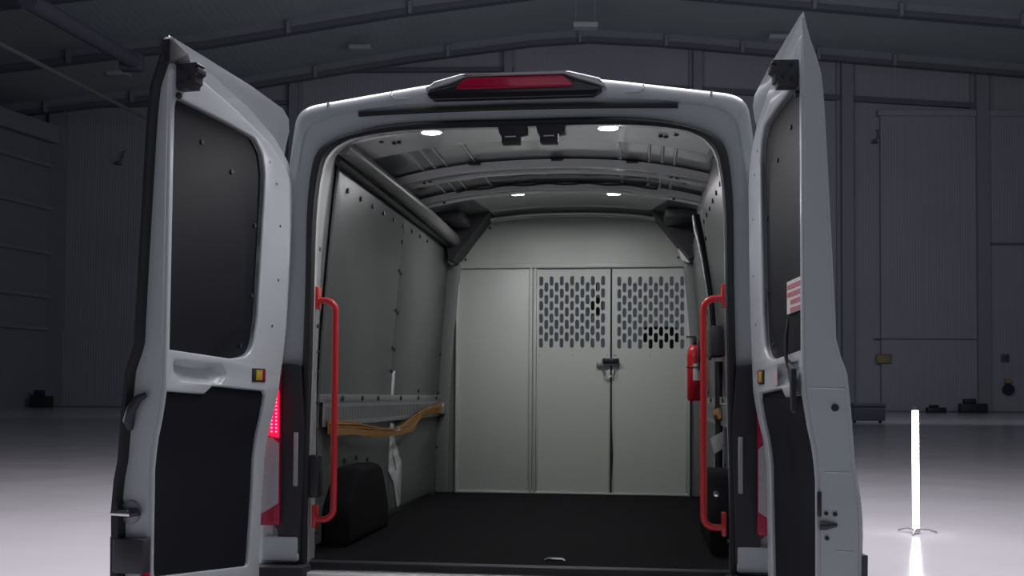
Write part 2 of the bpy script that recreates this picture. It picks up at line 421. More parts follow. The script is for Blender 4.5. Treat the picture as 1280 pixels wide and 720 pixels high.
OUT = loop([(.965, .45), (.985, .75), (.972, 1.1), (.935, 1.43), (.905, 1.8), (.88, 2.15), (.857, 2.33)],
           [(.857, 2.33), (.849, 2.385), (.825, 2.418), (.79, 2.434), (.755, 2.441)],
           [(.755, 2.441), (.6, 2.463), (.44, 2.487), (.33, 2.503), (.24, 2.511), (.15, 2.517), (0, 2.519)])
MID = loop([(.90, .45), (.91, .75), (.90, 1.1), (.875, 1.43), (.855, 1.8), (.835, 2.13), (.815, 2.27)],
           [(.815, 2.27), (.80, 2.335), (.755, 2.37), (.70, 2.385)],
           [(.70, 2.385), (.6, 2.402), (.44, 2.418), (.3, 2.424), (.15, 2.427), (0, 2.428)])
SO = loop([(.812, .60), (.812, 1.012), (.80, 1.373), (.790, 1.76), (.790, 2.0), (.785, 2.13), (.768, 2.22)],
          [(.768, 2.22), (.74, 2.265), (.68, 2.298)],
          [(.68, 2.298), (.595, 2.322), (.527, 2.339), (.408, 2.35), (.255, 2.354), (0, 2.353)])
SI = loop([(.778, .60), (.778, 1.01), (.768, 1.373), (.762, 1.76), (.760, 2.0), (.748, 2.14), (.732, 2.215)],
          [(.732, 2.215), (.69, 2.268), (.629, 2.30)],
          [(.629, 2.30), (.527, 2.318), (.408, 2.328), (.255, 2.331), (0, 2.329)])
def shrink(L, a, c=(0, 1.5), top=None):
    out = []
    N = len(L)
    for i, (x, z) in enumerate(L):
        p, q = L[max(0, i-1)], L[min(N-1, i+1)]
        t = Vector((q[0]-p[0], q[1]-p[1])).normalized(); n = Vector((-t.y, t.x))
        out.append((x+n.x*a, z+n.y*a))
    return out
def loft(bm, loops, mi=0):
    rings = [[bm.verts.new((x, Y, z)) for x, z in L] for L, Y in loops]
    for A, C in zip(rings, rings[1:]):
        for i in range(len(A)-1):
            f = bm.faces.new((A[i], A[i+1], C[i+1], C[i])); f.material_index = mi
    return bm
def raise_(L, dz, k=1.0):
    return [(x*k, z+dz*max(0, (z-2.2)/.3)) for x, z in L]
# outer body
bm = B()
loft(bm, [(SO, .03), (SO, .004), (shrink(MID, -.01), -.012), (MID, -.016), (shrink(OUT, .04), -.018), (shrink(OUT, .018), -.010), (shrink(OUT, .006), .004), (OUT, .025), (raise_(OUT, .02), .3), (raise_(OUT, .06), 1.0), (raise_(OUT, .08), 3.0), (raise_(OUT, .05), 3.9)])
body = link('body_shell', bm, 'paint', VAN, 60)
# seams of the roof edge: gutter caps
for s in (1, -1):
    bm = B(); box(bm, -.004, .004, -.0225, .004, -.034, -.016, .001)
    xf(bm, lambda x, y, z: (s*.712+x, y+.0, 2.452+z)); link('gutter_seam', bm, 'paint', VAN)
    bm = B(); tube(bm, [(s*.468, .03, 2.481), (s*.468, -.012, 2.468), (s*.468, -.020, 2.452), (s*.455, -.021, 2.442), (s*.40, -.021, 2.441)], .0035, 6); link('spoiler_seam', bm, 'paint', VAN)
# rubber seal round the opening
bm = B()
loft(bm, [(SO, .02), (shrink(SO, -.001), -.018), (shrink(SO, .008), -.028), (shrink(SI, -.006), -.028), (SI, -.016), (SI, .004)])
link('door_seal', bm, 'rubber', VAN, 50)
# inner jamb
J2 = shrink(SI, -.012); 
J3 = loop([(.80, .60), (.80, 1.012), (.80, 1.373), (.79, 1.76), (.785, 2.0), (.77, 2.14), (.75, 2.25)], [(.75, 2.25), (.71, 2.30), (.64, 2.335)], [(.64, 2.335), (.527, 2.35), (.408, 2.36), (.255, 2.366), (0, 2.368)])
J4 = loop([(.885, .60), (.885, 1.012), (.885, 1.373), (.86, 1.76), (.83, 2.0), (.81, 2.17), (.79, 2.30)], [(.79, 2.30), (.75, 2.35), (.66, 2.385)], [(.66, 2.385), (.527, 2.40), (.408, 2.41), (.255, 2.418), (0, 2.422)])
bm = B(); loft(bm, [(SI, .0), (SI, .03), (J2, .045), (J3, .16), (J4, .34)])
link('door_jamb', bm, 'primer', VAN, 50)
# punched holes on the jamb (left one is the one in view)
for s in (-1, 1):
    for z, r in ((2.12, .010), (2.02, .008), (1.90, .009), (1.60, .010), (1.50, .006), (1.42, .006), (1.30, .010), (1.20, .006), (.80, .008)):
        bm = B(); lathe(bm, (s*.7835, .125, z), [(.001, -.004), (r, -.004), (r, .004), (.001, .004)], 10, 'x'); link('jamb_plug', bm, 'black', VAN)
# header underside behind the opening
def crown(x, z0): return z0-.085*abs(x/.78)**2.4
def strip(Y0, Y1, z0, z1, hw=.74, thick=.02, n=30, crf=1.0):
    bm = B(); rows = []
    for Y, z in ((Y0, z0), (Y1, z1), (Y1, z1+thick), (Y0, z0+thick)):
        rows.append([bm.verts.new((-hw+2*hw*k/n, Y, z-crf*(.085*abs((-hw+2*hw*k/n)/.78)**2.4))) for k in range(n+1)])
    for a in range(4):
        A, C = rows[a], rows[(a+1) % 4]
        for k_ in range(n): bm.faces.new((A[k_], A[k_+1], C[k_+1], C[k_]))
    return bm
bm = strip(.30, .66, 2.418, 2.438, .74)
t = strip(.66, .70, 2.438, 2.49, .74); merge(bm, t)
link('rear_header', bm, 'primer', VAN, 50)
# inner roof skin, bows, beads
bm = B()
Ys = [.40, .9, 1.5, 2.2, 3.0, 3.4, 3.9]
rows = []
for Y in Ys:
    zc = 2.505+.02*min(1, Y/3)
    rows.append([bm.verts.new((x_, Y, crown(x_, zc))) for x_ in [-.84+1.68*k_/40 for k_ in range(41)]])
for A, C in zip(rows, rows[1:]):
    for k_ in range(40): bm.faces.new((A[k_], A[k_+1], C[k_+1], C[k_]))
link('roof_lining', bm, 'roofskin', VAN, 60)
def bow(Y, w, drop, z0=2.505):
    bm = B(); n = 36; prof = [(-w/2, 0), (-w/2*.75, -drop), (-w*.1, -drop), (0, -drop*.7), (w*.1, -drop), (w/2*.75, -drop), (w/2, 0)]
    rows = []
    for dy, dz in prof:
        rows.append([bm.verts.new((x_, Y+dy, crown(x_, z0)+dz)) for x_ in [-.80+1.6*k_/n for k_ in range(n+1)]])
    for A, C in zip(rows, rows[1:]):
        for k_ in range(n): bm.faces.new((A[k_], A[k_+1], C[k_+1], C[k_]))
    return link('roof_bow', bm, 'primer', VAN, 35)
bow(1.42, .20, .035); bow(1.98, .16, .03); bow(2.90, .10, .012)
for Y, zz in ((1.30, 2.500),):
    for x_ in (-.36, .05, .42):
        bm = B(); box(bm, x_-.03, x_+.03, Y-.012, Y+.012, crown(x_, zz)-.008, crown(x_, zz)+.004, .004); link('roof_clip', bm, 'black', VAN)
for s in (-1, 1):
    for x_ in (.36, .50, .56, .62):
        for Y0, Y1 in ((.72, 1.30), (1.54, 1.88)):
            bm = B(); tube(bm, [(s*x_, Y0, crown(x_, 2.508)), (s*(x_), Y1, crown(x_, 2.512))], .009, 8); link('roof_bead', bm, 'roofskin', VAN)
for s in (-1, 1):
    for x_, Y in ((.60, .36), (.56, .42), (.54, .42), (.64, 1.42), (.61, 1.42), (.64, 1.98), (.68, 1.50)):
        bm = B(); lathe(bm, (s*x_, Y, crown(x_, 2.42 if Y < 1 else 2.472)-.002), [(.001, -.003), (.009, -.003), (.009, .006), (.001, .006)], 10); link('roof_plug', bm, 'black', VAN)
# wiring along the second bow
bm = B()
pts = [(-.55+1.1*k_/24, 1.865, crown(-.55+1.1*k_/24, 2.500)-.008+.004*math.sin(k_*1.3)) for k_ in range(25)]
tube(bm, pts, .006, 6); link('roof_wire', bm, 'black', VAN)
# cantrail covers
for s in (-1,):
    bm = B(); pts = []
    for k_ in range(18):
        Y = .20+2.76*k_/17; pts.append((s*(.715), Y*.93, 2.318+.012*math.sin(k_/17*PI)))
    tube(bm, pts, [.034+.008*(k_/17) for k_ in range(18)], 16)
    cc = link('cantrail_cover', bm, 'duct', VAN, 60)
    bm = B(); tube(bm, [(s*(.760), .26, 2.282), (s*.757, 2.75, 2.296)], .019, 12); link('lower_lip', bm, 'black', cc, 60)
# side walls: liner panels leaning in towards the roof
WT = [(.60, .868), (1.30, .862), (1.6, .845), (1.9, .822), (2.15, .80), (2.36, .775)]
def rect(x0, x1, z0, z1): return [(x0, z0), (x1, z0), (x1, z1), (x0, z1)]
def wx(z): return lerp_tab(WT, z)
ZL = [.9, 1.1, 1.3, 1.45, 1.6, 1.75, 1.9, 2.05, 2.15, 2.25]
def wallplate(outer, holes, off, t, s, bev=.0015):
    bm = plate(outer, holes, t, bev); cutz(bm, ZL)
    return xf(bm, lambda x, y, z: (s*(wx(y)-off-z), x, y))
bm = B()
for s in (-1, 1):
    rows = [[bm.verts.new((s*(wx(z)+.012), Y, z)) for z in (.60, .9, 1.3, 1.6, 1.9, 2.15, 2.36, 2.45)] for Y in (.30, 1.5, 3.0, 3.9)]
    for A, C in zip(rows, rows[1:]):
        for i in range(7): bm.faces.new((A[i], A[i+1], C[i+1], C[i]))
link('side_structure', bm, 'liner2', VAN, 50)
def liner(s):
    # rear panel, front panel; cut-outs bare the painted ribs behind
    h1 = rpoly([(1.56, 1.40), (1.61, 1.47), (1.61, 1.36), (1.60, 1.27), (1.56, 1.28)], .012)
    rear = rpoly([(.36, .72), (1.595, .72), (1.595, 2.30), (.36, 2.28)], .01)
    bm = wallplate(rear, [], .0, .010, s)
    link('wall_liner', bm, 'wallp', VAN, 40)
    front = rpoly([(1.60, .72), (2.86, .72), (2.93, 1.2), (2.93, 1.9), (2.88, 2.26), (1.60, 2.30)], .02)
    bm = wallplate(front, [], .0, .010, s)
    link('wall_liner', bm, 'wallp', VAN, 40)
    # rivets
    riv = [(1.58, z) for z in (2.14, 1.99, 1.78, 1.58, 1.46)]+[(1.63, z) for z in (1.98, 1.77, 1.575)]+[(.30+.21*i, 2.20+.004*i) for i in range(1, 10)]
    riv += [(2.9, 1.0), (2.9, 1.35), (2.9, 1.6), (.75, 1.04), (.95, 1.04), (1.15, 1.02), (2.3, 1.36)]
    for Y, z in riv:
        bm = B(); lathe(bm, (s*(wx(z)-.012), Y, z), [(.001, -.004), (.011, -.004), (.011, .004), (.001, .004)], 10, 'x'); link('liner_rivet', bm, 'black', VAN)
    # bare painted rib pieces
    bm = wallplate(rpoly([(1.60, 1.44), (1.66, 1.47), (1.66, 1.33), (1.62, 1.31), (1.60, 1.33)], .015), [], .010, .006, s); link('exposed_rib', bm, 'primer', VAN)
    bm = wallplate(rpoly([(1.60, 1.19), (1.68, 1.18), (1.70, 1.10), (1.88, .96), (1.87, .74), (1.80, .72), (1.70, .86), (1.58, .93), (1.60, 1.08)], .01), [rpoly([(1.665, 1.10), (1.675, 1.10), (1.675, 1.02), (1.76, .93), (1.75, .92), (1.665, 1.01)], .002)], .010, .006, s)
    link('exposed_rib', bm, 'primer', VAN)
for s in (-1, 1): liner(s)
# front pillars by the partition
for s in (-1, 1):
    bm = B(); box(bm, -.045, .045, -.05, .05, .70, 2.28, .012)
    cutz(bm, [1.2, 1.6, 1.9, 2.1], 2)
    xf(bm, lambda x, y, z: (s*(wx(z)-.03+x)+.01, 2.99+y, z)); 
    link('front_pillar', bm, 'liner2', VAN)
    bm = plate(rpoly([(0, 0), (.05, .02), (.075, .10), (.05, .20), (0, .24), (-.03, .2), (-.03, .02)], .02), t=.05, bev=.01)
    xf(bm, lambda x, y, z: (s*(.765-x), 2.93-z, 2.18+y)); link('belt_guide', bm, 'primer', VAN)
# wheel arches
for s in (-1, 1):
    bm = plate(rpoly([(.50, .70), (1.22, .70), (1.22, .82), (1.08, 1.02), (.68, 1.02), (.50, .86)], [0, 0, .12, .14, .14, .12], 7), t=.125, bev=.03, seg=3)
    xf(bm, lambda x, y, z: (s*(.862-z), x-.08, y)); link('wheel_arch', bm, 'carpet', VAN, 50)
# floor
bm = B(); box(bm, -.86, .86, .07, 3.35, .66, .70, .004); link('floor_mat', bm, 'carpet', VAN)
bm = B(); box(bm, -.80, .80, .015, .075, .655, .704, .004); link('floor_edge', bm, 'rubber', VAN)
bm = B(); box(bm, -.80, .80, -.06, .02, .56, .676, .010); link('sill_plate', bm, 'primer', VAN)
bm = B(); box(bm, -.95, .95, -.14, .05, .32, .60, .04, seg=4); link('rear_bumper', bm, 'black', VAN)
bm = B(); tube(bm, [(.10, .19, .704), (.11, .19, .710), (.165, .19, .710), (.175, .19, .704)], .006, 8); link('floor_ring', bm, 'chrome', VAN)
# slatted track on both walls
for s in (-1, 1):
    holes = [rpoly([(y0, 1.222), (y0+.012, 1.222), (y0+.012, 1.282), (y0, 1.282)], 0) for y0 in [.40+.028*i for i in range(88)]]
    bm = plate([(.36, 1.20), (2.90, 1.20), (2.90, 1.335), (.36, 1.335)], holes, .004)
    xf(bm, lambda x, y, z: (s*(wx(y)-.026-z), x, y)); cutz(bm, [1.292], 2)
    tr = link('slotted_wall_track', bm, 'steel', VAN)
    bm = plate(rect(.37, 2.88, 1.212, 1.292), (), .006); xf(bm, lambda x, y, z: (s*(wx(y)-.014-z), x, y)); link('slot_shade_strip', bm, 'black', tr)  # black strip stands in for the cavity's shade behind the slots
    bm = B(); box(bm, s*.855, s*.829, .36, 2.90, 1.300, 1.335, .004); link('track_lip', bm, 'steel', VAN)
    for Y in (.62, .95, 1.25, 1.75, 2.2, 2.75):
        bm = B(); lathe(bm, (s*.826, Y, 1.318), [(.001, -.004), (.012, -.004), (.012, .004), (.001, .004)], 10, 'x'); link('track_bolt', bm, 'black', VAN)
# grab handles
for s in (-1, 1):
    bm = B(); r = .04; zt, zb, X0, X1, Y = 1.690, .862, .752, .688, .03
    pts = [(s*X0, Y, zt), (s*(X1+r), Y, zt)]+[(s*(X1+r-r*math.sin(a)), Y, zt-r+r*math.cos(a)) for a in [PI/2*q/6 for q in range(1, 7)]]
    pts += [(s*(X1), Y, zb+r)]+[(s*(X1+r-r*math.cos(a)), Y, zb+r-r*math.sin(a)) for a in [PI/2*q/6 for q in range(1, 7)]]+[(s*X0, Y, zb)]
    tube(bm, pts, .0125, 14); h = link('grab_handle', bm, 'red', VAN, 60)
    for zc in (1.700, .874):
        bm = B(); box(bm, -.768 if s < 0 else .752, -.752 if s < 0 else .768, .014, .058, zc-.043, zc+.043, .004); link('mounting_plate', bm, 'red', h)
# check-strap box on the left jamb
bm = B(); box(bm, -.785, -.740, .0, .07, .945, 1.105, .008); link('strap_cover', bm, 'black', VAN)
bm = B(); lathe(bm, (.735, .06, .98), [(.001, -.008), (.010, -.006), (.010, .006), (.001, .008)], 12, 'y'); link('jamb_button', bm, 'chrome', VAN)

# partition
PY = 2.97
def pp(outer, holes=(), t=.02, y=PY, bev=.002): 
    bm = plate(outer, holes, t, bev); return xf(bm, lambda x, z_, w: (x, y+w, z_))
def rect(x0, x1, z0, z1): return [(x0, z0), (x1, z0), (x1, z1), (x0, z1)]
bm = pp(rect(-.735, -.240, .703, 2.165)); link('partition_panel', bm, 'part', VAN)
bm = B()
for x0, x1 in ((-.741, -.722), (-.256, -.238), (-.2285, -.212), (.757, .775)): box(bm, x0, x1, PY-.016, PY+.03, .702, 2.172, .003)
box(bm, -.741, .775, PY-.018, PY+.03, 2.165, 2.195, .003); box(bm, -.741, .775, PY-.014, PY+.03, .702, .716, .003)
box(bm, -.238, -.229, PY+.012, PY+.03, .702, 2.165)
link('partition_frame', bm, 'part', VAN)
bm = pp([(-.722, 2.19), (.755, 2.19), (.573, 2.512), (.40, 2.522), (0, 2.524), (-.35, 2.52), (-.485, 2.510)], (), .018, PY-.006); link('partition_header', bm, 'part', VAN)
for x_, z_ in ((-.68, 2.225), (-.52, 2.43), (.70, 2.225), (.61, 2.43), (-.235, 2.18), (.27, 2.18)):
    bm = B(); lathe(bm, (x_, PY-.012, z_), [(.001, -.003), (.008, -.003), (.008, .003), (.001, .003)], 10, 'y'); link('partition_screw', bm, 'black', VAN)
for s in (-1, 1):
    bm = B(); box(bm, .02+s*.762 if s > 0 else -.865, .865 if s > 0 else -.744, PY+.015, PY+.03, .70, 2.26); link('partition_filler', bm, 'liner2', VAN)
def pdoor(x0, x1, xs0, ztop):
    holes = []
    for c in range(13):
        x_ = xs0+.0334*c
        for r_ in range(6 if c % 2 == 0 else 5):
            z_ = ztop-.031-.0807*r_-(.0403 if c % 2 else 0); holes.append(slot(x_, z_, .0255, .063))
    bm = pp(rect(x0, x1, .712, 2.155), holes, .006, PY-.006, 0)
    t = B()
    box(t, x0, x0+.012, PY-.010, PY+.02, .712, 2.155, .002); box(t, x1-.012, x1, PY-.010, PY+.02, .712, 2.155, .002); merge(bm, t)
    return link('partition_door', bm, 'part', VAN, 30)
d1 = pdoor(-.210, .267, -.181, 2.112); d2 = pdoor(.279, .756, .324, 2.106)
for d, x0, x1 in ((d1, -.205, .26), (d2, .29, .751)):
    for x_ in (x0+.01, (x0+x1)/2, x1-.01):
        for z_ in (2.135, 1.60):
            bm = B(); lathe(bm, (x_, PY-.008, z_), [(.001, -.002), (.005, -.002), (.005, .002), (.001, .002)], 8, 'y'); link('door_screw', bm, 'steel', d)
bm = B(); box(bm, .267, .279, PY+.006, PY+.02, .712, 2.16); link('partition_gap_strip', bm, 'rubber', VAN)
bm = B(); tube(bm, [(.272, PY-.010, 1.53), (.274, PY-.012, 1.2), (.282, PY-.012, .95), (.276, PY-.012, .80)], .005, 6); link('latch_cable', bm, 'black', VAN)
bm = B(); box(bm, .218, .325, PY-.045, PY-.010, 1.545, 1.578, .007); link('latch_bar', bm, 'blackgloss', d1)
bm = B(); box(bm, .180, .235, PY-.030, PY-.008, 1.525, 1.560, .005); box(bm, .20, .33, PY-.020, PY-.008, 1.530, 1.548, .003); link('latch_body', bm, 'steel', d1)
bm = B(); tube(bm, [(.22, PY-.03, 1.53), (.235, PY-.03, 1.47), (.262, PY-.03, 1.455), (.290, PY-.03, 1.475), (.30, PY-.03, 1.53)], .005, 8); link('latch_loop', bm, 'steel', d1)
for s in (-1, 1):
    bm = plate(rpoly([(.742, 2.19), (.77, 2.19), (.80, 2.42), (.79, 2.54), (.50, 2.54), (.505, 2.49)], .006), t=.05, bev=.004)
    xf(bm, lambda x, z_, w: (s*x+.02, PY-.02-w*5, z_)); link('corner_trim', bm, 'black', VAN)
    bm = B(); box(bm, .60, .80, 2.40, 2.93, 2.385, 2.445, .02); xf(bm, lambda x, y, z: (s*x, y, z)); link('cantrail_end', bm, 'black', VAN)
    bm = B(); box(bm, .60, .74, 2.80, 2.90, 2.38, 2.46, .02); box(bm, .66, .76, 2.84, 2.91, 2.27, 2.40, .02); xf(bm, lambda x, y, z: (s*x+.02, y, z)); link('corner_clip', bm, 'blackgloss', VAN)
# cab beyond the partition
bm = B()
for s in (-1, 1):
    box(bm, s*.90-.02, s*.90+.02, 3.9, 5.0, .6, 1.55)
    box(bm, s*.86-.03, s*.86+.03, 4.85, 5.0, 1.5, 2.3)
box(bm, -.92, .92, 3.9, 4.6, 2.36, 2.42); box(bm, -.90, .90, 4.85, 5.15, .6, 1.45)
box(bm, -.9, .9, 3.35, 5.1, .55, .66)
link('cab_structure', bm, 'black', VAN)
bm = B()
v = [bm.verts.new(p) for p in ((-.88, 5.10, 1.45), (.88, 5.10, 1.45), (.84, 4.58, 2.38), (-.84, 4.58, 2.38), (-.88, 5.105, 1.455), (.88, 5.105, 1.455), (.84, 4.585, 2.385), (-.84, 4.585, 2.385))]
for q in ((0, 1, 2, 3), (7, 6, 5, 4), (0, 4, 5, 1), (2, 6, 7, 3), (1, 5, 6, 2), (0, 3, 7, 4)): bm.faces.new([v[i] for i in q])
link('windshield', bm, 'glass', VAN)
bm = B(); box(bm, .05, .16, 4.50, 4.54, 1.98, 2.12, .02); tube(bm, [(.1, 4.53, 2.1), (.1, 4.62, 2.30)], .012, 8); link('rear_view_mirror', bm, 'black', VAN)
for x_ in (-.48, .60):
    bm = B(); box(bm, x_-.24, x_+.24, 3.75, 3.88, .95, 1.58, .05, seg=3); box(bm, x_-.25, x_+.25, 3.80, 4.30, .80, .98, .05, seg=3); seat = link('cab_seat', bm, 'seat', VAN)
    bm = B(); box(bm, x_-.13, x_+.13, 3.78, 3.88, 1.62, 1.84, .04, seg=3)
    for dx in (-.06, .06): tube(bm, [(x_+dx, 3.83, 1.55), (x_+dx, 3.83, 1.66)], .008, 8)
    link('headrest', bm, 'seat', seat)

# high brake lamp
bm = plate(rpoly([(-.328, 2.452), (-.300, 2.430), (.290, 2.430), (.322, 2.452), (.312, 2.464), (.225, 2.482), (.175, 2.508), (-.180, 2.508), (-.230, 2.482), (-.316, 2.466)], [.012, .012, .012, .012, .006, .03, .02, .02, .03, .006]), t=.035, bev=.006, seg=3)
xf(bm, lambda x, z_, w: (x, -.018-w, z_-.008)); hb = link('high_brake_lamp', bm, 'blackgloss', VAN)
bm = plate(rpoly([(-.225, 2.458), (.225, 2.458), (.178, 2.499), (-.178, 2.499)], [.01, .01, .02, .02]), t=.010, bev=.003)
xf(bm, lambda x, z_, w: (x, -.050-w, z_)); link('red_lens', bm, 'redlens', hb)
bm = plate(rpoly([(-.345, 2.456), (-.24, 2.488), (-.180, 2.507), (.180, 2.507), (.24, 2.488), (.345, 2.452), (.31, 2.49), (.20, 2.518), (-.20, 2.519), (-.30, 2.494)], .01), t=.12, bev=.010, seg=4)
xf(bm, lambda x, z_, w: (x, .068-w, z_)); link('lamp_brow', bm, 'paint', VAN, 50)
# garnish strip
bm = plate([(-.593+1.186*k_/20, 2.379+.010*(1-((k_-10)/10)**2)) for k_ in range(21)]+[(.593-1.186*k_/20, 2.397+.010*(1-((k_-10)/10)**2)) for k_ in range(21)], t=.02, bev=.003)
xf(bm, lambda x, z_, w: (x, -.006-w, z_)); link('garnish_strip', bm, 'rubber', VAN)
# striker brackets at the top of the opening
for x_ in (-.017, .125):
    bm = plate(rpoly([(-.05, .0), (-.042, -.032), (-.034, -.038), (-.034, -.066), (.034, -.066), (.034, -.036), (.060, -.030), (.060, .0)], .004), t=.055, bev=.003)
    xf(bm, lambda x, z_, w: (x_+x, .035-w, 2.332+z_))
    st = link('top_striker', bm, 'black', VAN)
    bm = B(); tube(bm, [(x_-.02, -.024, 2.288), (x_+.02, -.024, 2.288)], .003, 6); link('striker_pin', bm, 'steel', st)
# dome lamps
for x_, Y, z_ in ((-.338, .10, None), (.338, .10, None), (-.242, 2.14, 1), (.308, 2.16, 1)):
    z0 = 2.343-.0 if z_ is None else crown(x_, 2.505)-.006
    bm = B(); lathe(bm, (x_, Y, z0), [(.001, .01), (.045, .008), (.046, .0), (.043, -.003), (.001, -.003)], 24)
    dl = link('dome_lamp', bm, 'primer', VAN)
    bm = B(); lathe(bm, (x_, Y, z0-.003), [(.001, .002), (.038, .002), (.036, -.002), (.02, -.003), (.001, -.0035)], 24)
    xf(bm, lambda x, y, z: (x, Y+(y-Y)*.72, z)); link('lamp_lens', bm, 'dome', dl)
    area('dome_lamp_light', (x_, Y, z0-.03), .07, 3.7 if z_ is None else 5.0, (.98, .97, 1.0), shape='DISK')
# tail lamps with the black trim beside them
for s in (-1, 1):
    bm = plate(rpoly([(.795, .742), (.875, .742), (.882, .83), (.895, .84), (.895, 1.44), (.86, 1.45), (.80, 1.445), (.783, 1.2)], .008), t=.03, bev=.004)
    xf(bm, lambda x, z_, w: (s*x, -.012-w, z_)); bp_ = link('pillar_trim', bm, 'black', VAN)
    bm = B(); box(bm, -.008, .008, -.052, -.04, .992, 1.192, .003); xf(bm, lambda x, y, z: (s*.812+x, y, z)); link('grey_insert', bm, 'fix', bp_)
    bm = plate(rpoly([(.868, .845), (.955, .845), (.965, 1.0), (.955, 1.3), (.935, 1.44), (.87, 1.44)], .015), t=.05, bev=.008)
    xf(bm, lambda x, z_, w: (s*x, -.005-w, z_)); tl = link('tail_lamp', bm, 'redlens', VAN)
    bm = plate(rpoly([(.872, 1.17), (.95, 1.19), (.945, 1.35), (.874, 1.35)], .006), t=.010, bev=.002)
    xf(bm, lambda x, z_, w: (s*x, -.054-w, z_)); link('lit_lens', bm, 'lit' if s < 0 else 'redlens', tl)
    bm = plate(rpoly([(.872, .93), (.950, .88), (.95, 1.165), (.90, 1.175), (.872, 1.15)], .004), t=.008, bev=.002)
    xf(bm, lambda x, z_, w: (s*x, -.054-w, z_)); link('clear_lens', bm, 'clear', tl)
    if s < 0:
        bm = B()
        for i in range(11):
            for j in range(4): lathe(bm, (s*(.882+.017*j), -.066, 1.195+.0135*i), [(.0005, -.002), (.0032, -.002), (.0032, .002), (.0005, .002)], 8, 'y')
        o = link('diode_array', bm, 'led', tl); o['kind'] = 'stuff'
# corner steps under the lamps
for s in (-1, 1):
    bm = B(); box(bm, s*.94 if s < 0 else .80, -.80 if s < 0 else .94, -.045, -.01, .713, .805, .008); link('lower_corner', bm, 'paint', VAN)
    bm = B(); box(bm, s*.96 if s < 0 else .76, -.76 if s < 0 else .96, -.10, .0, .60, .702, .01); link('bumper_corner', bm, 'black', VAN)

